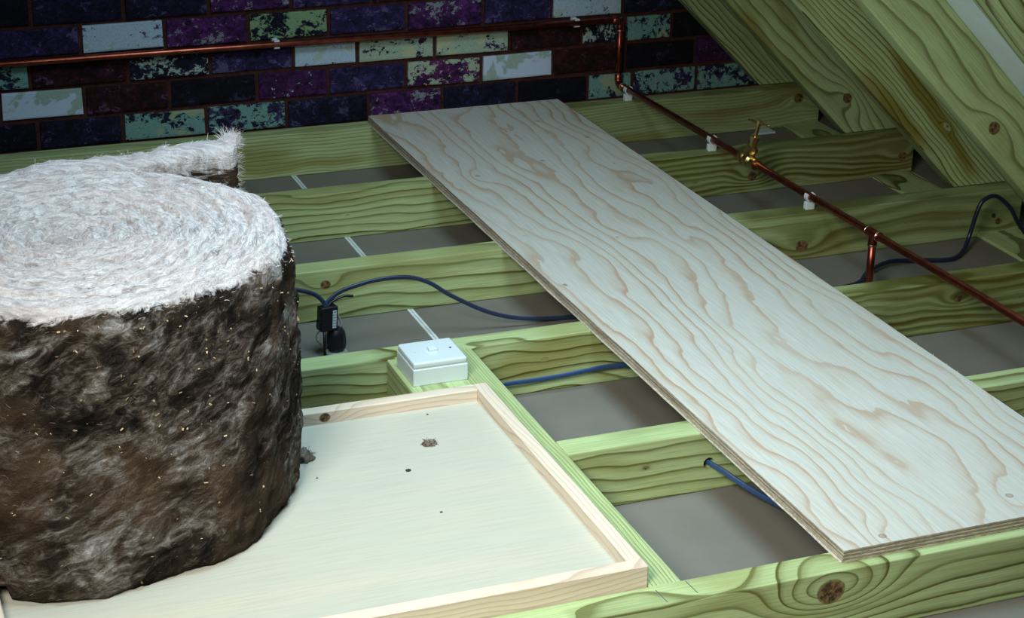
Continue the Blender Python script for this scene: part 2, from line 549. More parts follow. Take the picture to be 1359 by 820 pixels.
for xa, xb, lb_ in ((0.117, 0.135, 'slim batten under the hatch tray edge below the insulation roll'), (0.9025, 0.9205, 'slim batten under the hatch tray edge along the noggin and trimmer')):
    s = box('ledger_batten', xa, xb, 1.835, 2.42, -0.06, -0.02, T1W, None, 0.001)
    tag(s, lb_, 'batten', 'battens under the hatch tray')

# pencil marks on the front joist, drilled hole in joist 5
PENCIL = plain('pencil_line', (0.08, 0.09, 0.09), 0.8)
for xm, dy in ((0.9235, -0.004), (0.9695, 0.003)):
    bm = bmesh.new()
    add_box(bm, -0.0006, 0.0006, -0.016, 0.016, -0.0002, 0.0002)
    o = bm_obj('pencil_mark', bm, PENCIL, joists[6], Vector((xm + 0.002, 1.809 + dy, 0.0)) - joists[6].location)
    o.rotation_euler = (0, 0, 0.06)
BLACK = plain('drilled_shadow', (0.012, 0.010, 0.006), 0.95)
_bm = bmesh.new()
bmesh.ops.create_cone(_bm, cap_ends=True, segments=20, radius1=0.009, radius2=0.009, depth=0.09, matrix=Matrix.Rotation(math.pi / 2, 4, 'X'))
cut = bm_obj('hole_cutter', _bm, None, None, (1.2005, YB[5] - JT / 2, -0.053))
md = joists[5].modifiers.new('drilled_hole', 'BOOLEAN')
md.operation = 'DIFFERENCE'
md.object = cut
md.solver = 'EXACT'
bpy.context.view_layer.update()
_dg = bpy.context.evaluated_depsgraph_get()
_me = bpy.data.meshes.new_from_object(joists[5].evaluated_get(_dg))
joists[5].modifiers.clear()
joists[5].data = _me
bpy.data.objects.remove(cut, do_unlink=True)

# ------------------------------------------------------------------ rafters (45 degrees)
S2 = math.sqrt(0.5)


def rafter(y0, k0, k1, seed, label, knots=(), length=1.25, yth=JT, **kw):
    """timber in an x-z plane; lower edge x+z=k0, upper edge x+z=k1; foot cut level at z=0.003"""
    m = wood('rafter_wood_%d' % seed, seed, 0, knots, **kw)
    w = (k1 - k0) * S2
    bm = bmesh.new()
    add_box(bm, -length, 0.35, 0, yth, -w / 2, w / 2)
    o = bm_obj('rafter', bm, m)
    # local x points down the slope (towards +x,-z), local z is perpendicular (towards +x,+z)
    M = Matrix(((S2, 0, S2), (0, 1, 0), (-S2, 0, S2))).to_4x4()
    kc = (k0 + k1) / 2
    M.translation = (kc, y0, 0.0)
    o.matrix_world = M
    bpy.context.view_layer.update()
    # level foot cut
    bm = bmesh.new()
    bm.from_mesh(o.data)
    inv = M.inverted()
    co = inv @ Vector((kc, y0, 0.0005))
    no = (inv.to_3x3() @ Vector((0, 0, -1))).normalized()
    r = bmesh.ops.bisect_plane(bm, geom=bm.verts[:] + bm.edges[:] + bm.faces[:], plane_co=co, plane_no=no, clear_outer=True)
    bmesh.ops.holes_fill(bm, edges=[e for e in r['geom_cut'] if isinstance(e, bmesh.types.BMEdge)])
    bmesh.ops.bevel(bm, geom=[e for e in bm.edges if abs((e.verts[0].co - e.verts[1].co).normalized().x) > 0.95], offset=0.002, segments=1, affect='EDGES')
    bm.normal_update()
    bm.to_mesh(o.data)
    bm.free()
    tag(o, label, 'rafter', 'sloping roof rafters')
    return o


def rk(px, pz, k0, k1):
    """world x,z on a rafter face -> local (along, height)"""
    kc = (k0 + k1) / 2
    return ((px - kc) * S2 - pz * S2, (px - kc) * S2 + pz * S2)


rafter(YB[1] + 0.001, 2.215, 2.37, 21, 'rafter standing against the brick wall behind the far joist', yth=0.044, pith=(0.05, -0.15))
a, h = rk(2.202, 0.083, 2.205, 2.345)
rafter(YB[2] + 0.0005, 2.205, 2.345, 22, 'rafter with a round black knot near its foot', [(a, h, 0.012, -0.035)], pith=(0.05, 0.14), freq=48, lines=0.7, heart=0.8)
a, h = rk(2.18, 0.157, 2.222, 2.362)
rafter(YB[3] + 0.0005, 2.222, 2.362, 23, 'rafter with fine close dark grain lines and a brown flame figure', [(a + 0.02, h - 0.01, 0.003, -0.05)], pith=(0.06, 0.12), freq=100, lines=1.0, heart=0.9)
a, h = rk(1.992, 0.27, 2.212, 2.372)
rafter(YB[4] + 0.0005, 2.212, 2.372, 24, 'broad pale green rafter with one long brown knot', [(a, h, 0.012, -0.03)], pith=(0.05, 0.18), freq=36, lines=0.6, heart=0.4)
rafter(YB[5] + 0.0005, 2.256, 2.398, 25, 'rafter with bold dark zebra grain beside the strip of pale roof membrane', [(-0.78, 0.0, 0.002, 0.12)], pith=(0.0, 0.02), freq=60, lines=1.0, heart=0.3)

# ------------------------------------------------------------------ plywood plank
def plywood_face():
    k = NT('plywood_face_veneer')
    x, y, z = k.coords()
    n1 = k.noise(k.comb(k.m('MULTIPLY_ADD', x, 3.6, 2.0), k.m('MULTIPLY', y, 1.25), 1.7), 1, 2.5, 0.5, 0.3)
    n2 = k.noise(k.comb(k.m('MULTIPLY', x, 16), k.m('MULTIPLY', y, 5), 3.3), 1, 3, 0.55)
    h = k.m('MULTIPLY_ADD', x, 25, k.m('MULTIPLY_ADD', n1, 9.5, k.m('MULTIPLY', n2, 1.3)))
    for (kx, ky, s, amp) in ((-0.165, -1.04, 0.02, 1.2), (-0.148, 0.565, 0.018, 1.2), (0.064, -1.0, 0.018, 1.0)):
        dx = k.m('SUBTRACT', x, kx)
        dy = k.m('MULTIPLY', k.m('SUBTRACT', y, ky), 0.5)
        d2 = k.m('ADD', k.m('MULTIPLY', dx, dx), k.m('MULTIPLY', dy, dy))
        h = k.m('MULTIPLY_ADD', k.m('POWER', 2.718, k.m('MULTIPLY', d2, -1 / (2 * s * s))), amp, h)
    fr = k.m('FRACT', h)
    line = k.ramp(fr, [(0.0, 0.1), (0.06, 0.0), (0.55, 0.02), (0.8, 0.35), (0.93, 1.0), (1.0, 0.85)])
    lv = k.noise(k.comb(k.m('MULTIPLY', x, 4), k.m('MULTIPLY', y, 1.6), 8.1), 1, 2, 0.5)
    line = k.m('MULTIPLY', line, k.ramp(lv, [(0.32, 0.35), (0.62, 1.0)]))
    fg = k.noise(k.comb(k.m('MULTIPLY', x, 420), k.m('MULTIPLY', y, 11), 0.0), 1, 3, 0.6)
    base = k.mix(k.ramp(fg, [(0.3, 1.0), (0.62, 0.0)]), (0.56, 0.565, 0.535), (0.46, 0.45, 0.41))
    c = k.mix(k.m('MULTIPLY', line, 0.85), base, (0.40, 0.25, 0.145))
    sp = k.noise(k.comb(k.m('MULTIPLY', x, 30), k.m('MULTIPLY', y, 12), 5.0), 1, 2, 0.5)
    c = k.mix(k.m('MULTIPLY', k.ramp(sp, [(0.74, 0.0), (0.78, 1.0)]), 0.8), c, (0.20, 0.13, 0.09))
    for (kx, ky) in ((-0.165, -1.04), (-0.148, 0.565), (0.064, -1.0), (0.12, 0.9), (0.18, 0.75), (0.02, 0.62)):
        dx = k.m('SUBTRACT', x, kx)
        dy = k.m('SUBTRACT', y, ky)
        d = k.m('SQRT', k.m('ADD', k.m('MULTIPLY', dx, dx), k.m('MULTIPLY', dy, dy)))
        c = k.mix(k.ramp(k.m('DIVIDE', d, 0.008), [(0.0, 0.5), (0.45, 0.4), (0.6, 0.8), (0.8, 0.0)]), c, (0.22, 0.11, 0.08))
    k.bump(fg, 0.15, 0.0004)
    return k.out(c, 0.55, 0, 0.3)


def plywood_edge():
    k = NT('plywood_edge_plies')
    x, y, z = k.coords()
    w = k.noise(k.comb(k.m('MULTIPLY', x, 14), k.m('MULTIPLY', y, 14), k.m('MULTIPLY', z, 40)), 1, 3, 0.6)
    zz = k.m('MULTIPLY_ADD', k.m('SUBTRACT', w, 0.5), 0.0012, z)
    fr = k.m('FRACT', k.m('MULTIPLY', k.m('ADD', zz, 0.009), 1 / 0.0052))
    n = k.noise(k.comb(k.m('MULTIPLY', x, 130), k.m('MULTIPLY', y, 130), k.m('MULTIPLY', z, 600)), 1, 3, 0.7)
    c = k.ramp(fr, [(0.0, (0.10, 0.07, 0.05)), (0.10, (0.58, 0.54, 0.46)), (0.5, (0.58, 0.55, 0.48)), (0.55, (0.27, 0.22, 0.16)), (0.95, (0.40, 0.34, 0.26)), (1.0, (0.10, 0.07, 0.05))])
    c = k.mix(k.m('MULTIPLY', k.ramp(n, [(0.4, 1.0), (0.6, 0.0)]), 0.45), c, (0.09, 0.06, 0.04))
    k.bump(n, 0.5, 0.0012)
    return k.out(c, 0.8, 0, 0.2)


PX0, PX1, PY0, PY1 = 1.185, 1.6565, 1.801, 3.916
pc = Vector(((PX0 + PX1) / 2, (PY0 + PY1) / 2, 0.009))
bm = bmesh.new()
NX, NY = 8, 90
rngp = random.Random(5)
grid = {}
for lv, z in enumerate((-0.009, -0.0035, 0.0045, 0.009)):
    for i in range(NX + 1):
        for j in range(NY + 1):
            if 0 < lv < 3 and 0 < i < NX and 0 < j < NY:
                continue
            x = -(PX1 - PX0) / 2 + (PX1 - PX0) * i / NX
            y = -(PY1 - PY0) / 2 + (PY1 - PY0) * j / NY
            if i == 0:
                x += 0.0018 * noise.noise((y * 9, lv * 1.3, 0)) - (0.003 if lv == 0 else 0.0) + 0.0012
            if i == NX:
                x += 0.0012 * noise.noise((y * 12, lv * 2.3, 5))
            if j in (0, NY):
                y += 0.001 * noise.noise((x * 14, lv, 3))
            grid[lv, i, j] = bm.verts.new((x, y, z))
for i in range(NX):
    for j in range(NY):
        bm.faces.new((grid[3, i, j], grid[3, i + 1, j], grid[3, i + 1, j + 1], grid[3, i, j + 1])).material_index = 0
        bm.faces.new((grid[0, i, j + 1], grid[0, i + 1, j + 1], grid[0, i + 1, j], grid[0, i, j])).material_index = 0
for lv in range(3):
    for j in range(NY):
        bm.faces.new((grid[lv, 0, j + 1], grid[lv, 0, j], grid[lv + 1, 0, j], grid[lv + 1, 0, j + 1])).material_index = 1
        bm.faces.new((grid[lv, NX, j], grid[lv, NX, j + 1], grid[lv + 1, NX, j + 1], grid[lv + 1, NX, j])).material_index = 1
    for i in range(NX):
        bm.faces.new((grid[lv, i, 0], grid[lv, i + 1, 0], grid[lv + 1, i + 1, 0], grid[lv + 1, i, 0])).material_index = 1
        bm.faces.new((grid[lv, i + 1, NY], grid[lv, i, NY], grid[lv + 1, i, NY], grid[lv + 1, i + 1, NY])).material_index = 1
plank = bm_obj('plywood_plank', bm, plywood_face(), None, pc)
plank.data.materials.append(plywood_edge())
tag(plank, 'long pale plywood plank with tan grain figure laid across the joists', 'plank')
# a few splinters torn out of the sawn edge
SPL = plain('splinter_wood', (0.55, 0.52, 0.44), 0.8)
bm = bmesh.new()
for yy in (2.20, 2.24, 2.27, 2.31, 2.36, 2.02, 2.05, 1.95, 2.6, 2.9):
    x = PX1 - pc.x
    L = rngp.uniform(0.004, 0.009)
    add_tube(bm, [(x - 0.001, yy - pc.y, 0.008), (x + L * 0.5, yy - pc.y + L * 0.9, 0.0095)], [0.0007, 0.0002], 4)
bm_obj('splinters', bm, SPL, plank)['kind'] = 'stuff'

# ------------------------------------------------------------------ hatch tray
def tray_panel():
    k = NT('tray_panel_ply')
    x, y, z = k.coords()
    n1 = k.noise(k.comb(k.m('MULTIPLY', x, 1.6), k.m('MULTIPLY', y, 7), 2.0), 1, 3, 0.55, 0.4)
    fg = k.noise(k.comb(k.m('MULTIPLY', x, 9), k.m('MULTIPLY', y, 260), 0.0), 1, 3, 0.6)
    c = k.mix(k.ramp(n1, [(0.35, 0.0), (0.7, 1.0)]), (0.43, 0.45, 0.40), (0.51, 0.475, 0.40))
    c = k.mix(k.m('MULTIPLY', k.ramp(fg, [(0.32, 1.0), (0.55, 0.0)]), 0.35), c, (0.34, 0.335, 0.28))
    k.bump(fg, 0.12, 0.0004)
    return k.out(c, 0.5, 0, 0.3)


TX0, TX1, TY0, TY1 = 0.118, 0.9195, 1.8335, 2.426
tray = empty('hatch_cover', ((TX0 + TX1) / 2, (TY0 + TY1) / 2, -0.02), 'shallow pale timber hatch tray with raised rim holding the insulation roll', 'hatch')
box('panel', TX0 + 0.019, TX1 - 0.019, TY0 + 0.019, TY1 - 0.019, -0.004, 0.01, tray_panel(), tray)
RT = 0.021
box('rail', TX0, TX1, TY0, TY0 + RT, -0.02, 0.03, wood('tray_front_rail', 41, 0, (), (0.03, 0.12), 130, PALE, 0.2, 0.8), tray, 0.0012)
box('rail', TX1 - RT, TX1, TY0 + RT, TY1, -0.02, 0.03, wood('tray_side_rail', 42, 1, (), (0.10, 0.03), 150, PALE, 0.2, 0.8), tray, 0.0012)
box('rail', TX0 + RT, TX1 - RT, TY1 - RT, TY1, -0.02, 0.03, wood('tray_back_rail', 43, 0, [(0.655 - (TX0 + TX1) / 2, 0.015, 0.008, 0.02)], (0.03, 0.14), 110, PALE, 0.2, 0.8), tray, 0.0012)
box('rail', TX0, TX0 + RT, TY0 + RT, TY1, -0.02, 0.03, wood('tray_far_rail', 44, 1, (), (0.10, 0.03), 150, PALE, 0.2, 0.8), tray, 0.0012)

# ------------------------------------------------------------------ insulation roll
def wool_mat(name, kind):
    k = NT(name)
    x, y, z = k.coords()
    at = k.n('ShaderNodeAttribute', attribute_name='exposed')
    ex = at.outputs['Fac']
    v = k.comb(x, y, k.m('MULTIPLY', z, 1.0))
    ang = k.m('MULTIPLY', k.m('ARCTAN2', y, x), 0.3)
    rad = k.m('SQRT', k.m('ADD', k.m('MULTIPLY', x, x), k.m('MULTIPLY', y, y)))
    # clean cut face
    fib = k.noise(k.comb(k.m('MULTIPLY', ang, 24), k.m('MULTIPLY', rad, 190), k.m('MULTIPLY', z, 60)), 1, 4, 0.65, 0.8)
    blot = k.noise(v, 16, 4, 0.6, 0.5)
    top = k.mix(k.ramp(fib, [(0.32, 0.0), (0.6, 1.0)]), (0.36, 0.315, 0.33), (0.84, 0.82, 0.86))
    top = k.mix(k.m('MULTIPLY', k.ramp(blot, [(0.42, 0.0), (0.68, 1.0)]), 0.55), top, (0.70, 0.57, 0.58))
    spk = k.noise(v, 60, 2, 0.5)
    top = k.mix(k.m('MULTIPLY', k.ramp(spk, [(0.73, 0.0), (0.78, 1.0)]), 0.7), top, (0.12, 0.08, 0.05))
    # dirty outer face
    s1 = k.noise(k.comb(k.m('MULTIPLY', ang, 8), rad, k.m('MULTIPLY_ADD', z, 15, k.m('MULTIPLY', ang, -4))), 1, 6, 0.62, 1.3)
    s2 = k.noise(k.comb(k.m('MULTIPLY', ang, 34), rad, k.m('MULTIPLY_ADD', z, 75, k.m('MULTIPLY', ang, -18))), 1, 5, 0.7, 1.6)
    s3 = k.noise(k.comb(k.m('MULTIPLY', ang, 6), rad, k.m('MULTIPLY', z, 5)), 1.3, 3, 0.55, 0.6)
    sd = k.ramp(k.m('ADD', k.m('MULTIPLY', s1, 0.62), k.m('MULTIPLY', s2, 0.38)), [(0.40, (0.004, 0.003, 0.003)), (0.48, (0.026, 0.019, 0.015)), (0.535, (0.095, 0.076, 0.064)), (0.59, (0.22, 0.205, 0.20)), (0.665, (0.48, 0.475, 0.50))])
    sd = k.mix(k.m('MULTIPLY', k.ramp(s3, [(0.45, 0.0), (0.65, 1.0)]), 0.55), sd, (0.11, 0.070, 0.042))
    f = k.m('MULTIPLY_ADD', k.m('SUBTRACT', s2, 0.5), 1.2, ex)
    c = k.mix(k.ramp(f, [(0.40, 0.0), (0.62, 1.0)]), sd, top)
    k.bump(k.m('ADD', k.m('MULTIPLY', fib, 0.7), k.m('ADD', s2, k.noise(v, 320, 4, 0.7))), 0.9, 0.006)
    return k.out(c, 0.95, 0, 0.1)


ZT = 0.372
RC = Vector((0.28, 2.31, 0.0))
roll = empty('insulation_roll', (RC.x, RC.y, 0.01), 'large standing roll of dirty glass wool insulation with a white fluffy top', 'insulation roll')


def ctr(z):
    t = max(0.0, min(1.0, z / ZT))
    return Vector((0.28 + 0.038 * t, 2.31 + 0.052 * t, 0))


def rad_at(z):
    t = max(0.0, min(1.0, z / ZT))
    return 0.297 - 0.020 * t + 0.006 * math.sin(t * math.pi)


def side_point(th, z):
    c = ctr(z)
    R = rad_at(z)
    d = Vector((math.cos(th), math.sin(th), 0))
    n = noise.noise(Vector((d.x * 2.2, d.y * 2.2, z * 5))) * 0.012 + noise.noise(Vector((d.x * 7, d.y * 7, z * 30 + 7))) * 0.007 + noise.noise(Vector((d.x * 24, d.y * 24, z * 90))) * 0.0036
    # rounded upper edge and slightly tucked foot
    e = max(0.0, (z - (ZT - 0.035)) / 0.035)
    R -= 0.022 * e ** 2.2
    b = max(0.0, (0.05 - z) / 0.05)
    R -= 0.012 * b ** 2
    return c + d * (R + n) + Vector((0, 0, z))


def lift(x, y, z):
    """the foot of the roll rides up over the tray rim"""
    o = 0.0
    if x < TX0 + RT + 0.012 or y > TY1 - RT - 0.012:
        o = 0.033
    if y > TY1 + 0.01:
        o = 0.004
    return max(z, o) if z < 0.05 else z


verts, faces, exposed = [], [], []
NTH = 420
levels = [0.011 + (ZT - 0.003 - 0.011) * (i / 78) for i in range(79)]
for z in levels:
    for k_ in range(NTH):
        th = 2 * math.pi * k_ / NTH
        p = side_point(th, z)
        z2 = lift(p.x, p.y, p.z)
        if z < 0.02:
            z2 += 0.004 * noise.noise(Vector((p.x * 30, p.y * 30, 3))) + 0.002
        verts.append((p.x, p.y, z2))
        e = (z - (ZT - 0.030)) / 0.024
        exposed.append(max(0, min(1, e + 0.5 * noise.noise(Vector((p.x * 12, p.y * 12, p.z * 12))))))
for i in range(len(levels) - 1):
    for k_ in range(NTH):
        a, b = i * NTH + k_, i * NTH + (k_ + 1) % NTH
        faces.append((a, b, b + NTH, a + NTH))
ring0 = (len(levels) - 1) * NTH
NR = 100
LAYER = 0.031


def top_z(x, y, r, th, R):
    ph = r / LAYER - th / (2 * math.pi) + 0.35 * noise.noise(Vector((x * 7, y * 7, 1)))
    g = 0.5 + 0.5 * math.cos(2 * math.pi * ph)
    z = ZT + 0.004 - 0.011 * g ** 3 - 0.008 * (1 - min(1, r / 0.13)) + 0.006 * noise.noise(Vector((x * 10, y * 10, 0)))
    z += 0.004 * noise.noise(Vector((x * 45, y * 45, 2))) + 0.002 * noise.noise(Vector((x * 130, y * 130, 4)))
    q = max(0.0, (r - (R - 0.03)) / 0.03)
    return z * (1 - q ** 2) + (ZT - 0.003) * q ** 2


prev = ring0
for i in range(NR - 1, 0, -1):
    base = len(verts)
    for k_ in range(NTH):
        th = 2 * math.pi * k_ / NTH
        o = verts[ring0 + k_]
        c = ctr(ZT)
        t = i / NR
        x = c.x + (o[0] - c.x) * t
        y = c.y + (o[1] - c.y) * t
        R = math.hypot(o[0] - c.x, o[1] - c.y)
        verts.append((x, y, top_z(x, y, R * t, th, R)))
        exposed.append(1.0)
    for k_ in range(NTH):
        a, b = prev + k_, prev + (k_ + 1) % NTH
        faces.append((a, b, base + (k_ + 1) % NTH, base + k_))
    prev = base
verts.append((ctr(ZT).x, ctr(ZT).y, ZT - 0.004))
exposed.append(1.0)
for k_ in range(NTH):
    faces.append((prev + k_, prev + (k_ + 1) % NTH, len(verts) - 1))
faces.append(tuple(reversed(range(NTH))))
# local coordinates around the upper centre
OC = roll.location.copy()
WC = ctr(ZT * 0.5)


def wool_part(name, verts, faces, exposed, mat):
    me = bpy.data.meshes.new(name)
    me.from_pydata([(v[0] - WC.x, v[1] - WC.y, v[2]) for v in verts], [], faces)
    at = me.attributes.new('exposed', 'FLOAT', 'POINT')
    at.data.foreach_set('value', exposed)
    for p in me.polygons:
        p.use_smooth = True
    o = link_obj(name, me, roll, (mat,), Vector((WC.x, WC.y, 0)) - OC)
    return o


WOOL = wool_mat('glass_wool', 0)
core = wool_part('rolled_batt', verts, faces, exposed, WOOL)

# loose end of the outer layer, standing away from the roll at the back
flap_path = smooth_path([(0.02, 2.535), (0.10, 2.60), (0.20, 2.645), (0.33, 2.672), (0.46, 2.692), (0.55, 2.701), (0.604, 2.704)], 14)
fv, ff, fe = [], [], []
NF = len(flap_path)
sec = []
HT = 0.368
for q in range(24):
    sec.append(('f', q / 24))
for q in range(10):
    sec.append(('t', q / 10))
for q in range(24):
    sec.append(('b', q / 24))
for i, p in enumerate(flap_path):
    tn = (flap_path[min(i + 1, NF - 1)] - flap_path[max(i - 1, 0)]).normalized()
    nn = Vector((tn.y, -tn.x, 0))     # towards the roll / camera
    u = i / (NF - 1)
    th = 0.030 + 0.006 * math.sin(u * 9)
    if u > 0.93:
        th *= max(0.25, 1 - ((u - 0.93) / 0.07) ** 2 * 0.7)
    top = HT - 0.010 + 0.010 * u + 0.010 * noise.noise(Vector((u * 7, 0, 0))) + (0.012 * max(0, (u - 0.9) / 0.1))
    for (s, t) in sec:
        if s == 'f':
            off, z, ex = th, 0.004 + (top - 0.014) * t, 0.0
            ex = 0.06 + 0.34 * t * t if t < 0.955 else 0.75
        elif s == 't':
            an = math.pi * t
            off, z, ex = th * math.cos(an), top - 0.010 + 0.012 * math.sin(an), 1.0
        else:
            off, z, ex = -th, 0.004 + (top - 0.014) * (1 - t), 0.1
        P = Vector((p.x, p.y, 0)) + nn * off
        d = 0.006 * noise.noise(Vector((P.x * 26, P.y * 26, z * 26))) + 0.003 * noise.noise(Vector((P.x * 80, P.y * 80, z * 80)))
        P += nn * d
        z += (0.006 * noise.noise(Vector((P.x * 50, P.y * 50, 1))) if s == 't' else 0)
        fv.append((P.x, P.y, max(0.002, z)))
        fe.append(ex)
NS = len(sec)
for i in range(NF - 1):
    for q in range(NS - 1):
        a = i * NS + q
        ff.append((a, a + NS, a + NS + 1, a + 1))
ff.append(tuple(range(NS)))
ff.append(tuple(reversed(range((NF - 1) * NS, NF * NS))))
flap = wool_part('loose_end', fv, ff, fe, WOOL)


def fuzz_mat(name, c0, c1):
    k = NT(name)
    g = k.n('ShaderNodeNewGeometry')
    return k.out(k.mix(g.outputs['Random Per Island'], c0, c1), 0.9, 0, 0.15)


def fuzz(name, samples, mat, w=0.00022):
    """samples = (point, direction, normal, length); each strand a thin curling ribbon"""
    vs, fs = [], []
    for (p, d, n, L) in samples:
        side = d.cross(n)
        if side.length < 1e-6:
            continue
        side.normalize()
        cur = random.uniform(-0.5, 0.5)
        b = len(vs)
        for t, wd in ((0, 1.0), (0.35, 1.0), (0.7, 0.8), (1.0, 0.25)):
            q = p + d * (L * t) + n * (L * (0.05 * math.sin(t * 3.0))) + side * (cur * L * t * t) 
            vs.append(q + side * (w * wd))
            vs.append(q - side * (w * wd) + n * (w * wd * 0.8))
        for s in range(3):
            fs.append((b + 2 * s, b + 2 * s + 1, b + 2 * s + 3, b + 2 * s + 2))
    me = bpy.data.meshes.new(name)
    me.from_pydata([(v.x - OC.x, v.y - OC.y, v.z - OC.z) for v in vs], [], fs)
    o = link_obj(name, me, roll, (mat,))
    o['kind'] = 'stuff'
    return o


UP = Vector((0, 0, 1))
smp = []
rr = random.Random(11)
random.seed(12)
ct = ctr(ZT)
for _ in range(16000):
    th = rr.uniform(0, 2 * math.pi)
    R = rad_at(ZT) - 0.022
    r = R * math.sqrt(rr.random())
    x, y = ct.x + r * math.cos(th), ct.y + r * math.sin(th)
    if x < 0.0:
        continue
    z = top_z(x, y, r, th, R)
    a = th + math.pi / 2 + rr.gauss(0, 0.55) + (math.pi if rr.random() < 0.5 else 0)
    smp.append((Vector((x, y, z - 0.001)), Vector((math.cos(a), math.sin(a), rr.uniform(-0.06, 0.06))).normalized(), UP, rr.uniform(0.004, 0.016)))
# along the rim of the cut face and on the loose end
for _ in range(1800):
    th = rr.uniform(-2.6, 2.2)
    z = ZT - abs(rr.gauss(0, 0.012))
    p = side_point(th, z)
    d = Vector((math.cos(th), math.sin(th), 0))
    a = th + math.pi / 2 * rr.choice((-1, 1)) + rr.gauss(0, 0.6)
    smp.append((p - d * 0.002, (Vector((math.cos(a), math.sin(a), rr.uniform(-0.5, 0.7))) + d * 0.25).normalized(), (d + UP).normalized(), rr.uniform(0.003, 0.009)))
for _ in range(1100):
    i = rr.randrange(NF)
    q = rr.randrange(25, 34)
    v = Vector(fv[i * NS + q])
    nrm = Vector((0.1, -0.6, 0.9)).normalized()
    smp.append((v - nrm * 0.002, Vector((rr.gauss(0.5, 0.9), rr.gauss(0, 0.5), rr.gauss(0.05, 0.3))).normalized(), nrm, rr.uniform(0.004, 0.016)))
for _ in range(500):
    i = NF - 1 - rr.randrange(4)
    q = rr.randrange(0, 34)
    v = Vector(fv[i * NS + q])
    smp.append((v, Vector((abs(rr.gauss(0.7, 0.5)), rr.gauss(-0.2, 0.4), rr.gauss(0.1, 0.5))).normalized(), Vector((0, -1, 0.2)), rr.uniform(0.005, 0.016)))
# upstanding wisp at the end of the loose layer
for _ in range(110):
    b0 = Vector((0.598 + rr.uniform(-0.012, 0.012), 2.70 + rr.uniform(-0.014, 0.014), 0.362))
    smp.append((b0, Vector((rr.gauss(-0.45, 0.14), rr.gauss(0, 0.15), 1)).normalized(), Vector((0, -1, 0)), rr.uniform(0.008, 0.036)))
fuzz('white_fibres', smp, fuzz_mat('white_fibre', (0.42, 0.37, 0.385), (0.86, 0.84, 0.88)))
smp = []
for _ in range(3500):
    th = rr.uniform(-2.7, 0.9)
    z = rr.uniform(0.014, ZT - 0.02)
    p = side_point(th, z)
    if p.z < 0.04:
        p.z = lift(p.x, p.y, p.z) + 0.002
    d = Vector((math.cos(th), math.sin(th), 0))
    tg = Vector((-math.sin(th), math.cos(th), 0)) * rr.choice((-1, 1))
    smp.append((p - d * 0.001, (tg + UP * rr.gauss(0, 0.5) + d * rr.uniform(-0.02, 0.12)).normalized(), d, rr.uniform(0.003, 0.010)))
fuzz('grey_fibres', smp, fuzz_mat('grey_fibre', (0.02, 0.015, 0.012), (0.26, 0.23, 0.21)), 0.0002)
# wood chips and grit caught in the outer face
bm = bmesh.new()
for _ in range(280):
    th = rr.uniform(-2.5, 0.6)
    z = min(ZT - 0.03, max(0.02, rr.gauss(0.22, 0.11)))
    p = side_point(th, z)
    d = Vector((math.cos(th), math.sin(th), 0))
    s = rr.uniform(0.0005, 0.0014)
    M = Matrix.Translation(p + d * 0.0008 - OC) @ Matrix.Rotation(rr.uniform(0, 6.3), 4, Vector((rr.uniform(-1, 1), rr.uniform(-1, 1), rr.uniform(-1, 1))).normalized()) @ Matrix.Diagonal((s * rr.uniform(1, 3), s * rr.uniform(0.7, 1.4), s * 0.6, 1))
    bmesh.ops.create_cube(bm, size=1.6, matrix=M)
bm_obj('wood_chips', bm, fuzz_mat('chip_wood', (0.10, 0.05, 0.02), (0.60, 0.48, 0.30)), roll)['kind'] = 'stuff'

# fluff lying on the tray
FLUFF = plain('fluff_grey', (0.16, 0.13, 0.115), 0.95, var=0.7, scale=120)


def fluff(loc, size, seed, label, flat=0.5):
    rg = random.Random(seed)
    bm = bmesh.new()
    bmesh.ops.create_icosphere(bm, subdivisions=3, radius=1.0)
    for v in bm.verts:
        n = 1 + 0.55 * noise.noise(v.co * 2.1 + Vector((seed, 0, 0))) + 0.3 * noise.noise(v.co * 6)
        v.co = Vector((v.co.x * n * size[0], v.co.y * n * size[1], max(-0.35, v.co.z * n) * size[2]))
    zmin = min(v.co.z for v in bm.verts)
    for v in bm.verts:
        v.co.z -= zmin
    for _ in range(70):
        a = rg.uniform(0, 6.28)
        p = Vector((math.cos(a) * size[0] * rg.uniform(0.2, 0.9), math.sin(a) * size[1] * rg.uniform(0.2, 0.9), size[2] * rg.uniform(0.2, 1.0)))
        d = Vector((rg.gauss(0, 1), rg.gauss(0, 1), rg.gauss(0.2, 0.6))).normalized() * max(size) * rg.uniform(0.4, 1.0)
        q = p + d
        q.z = max(0.0006, q.z)
        add_tube(bm, [p, (p + q) / 2 + Vector((0, 0, 0.001)), q], 0.00035, 3)
    o = bm_obj('insulation_fluff', bm, FLUFF, None, loc, True)
    return tag(o, label, 'fluff', 'scraps of insulation fluff on the tray')


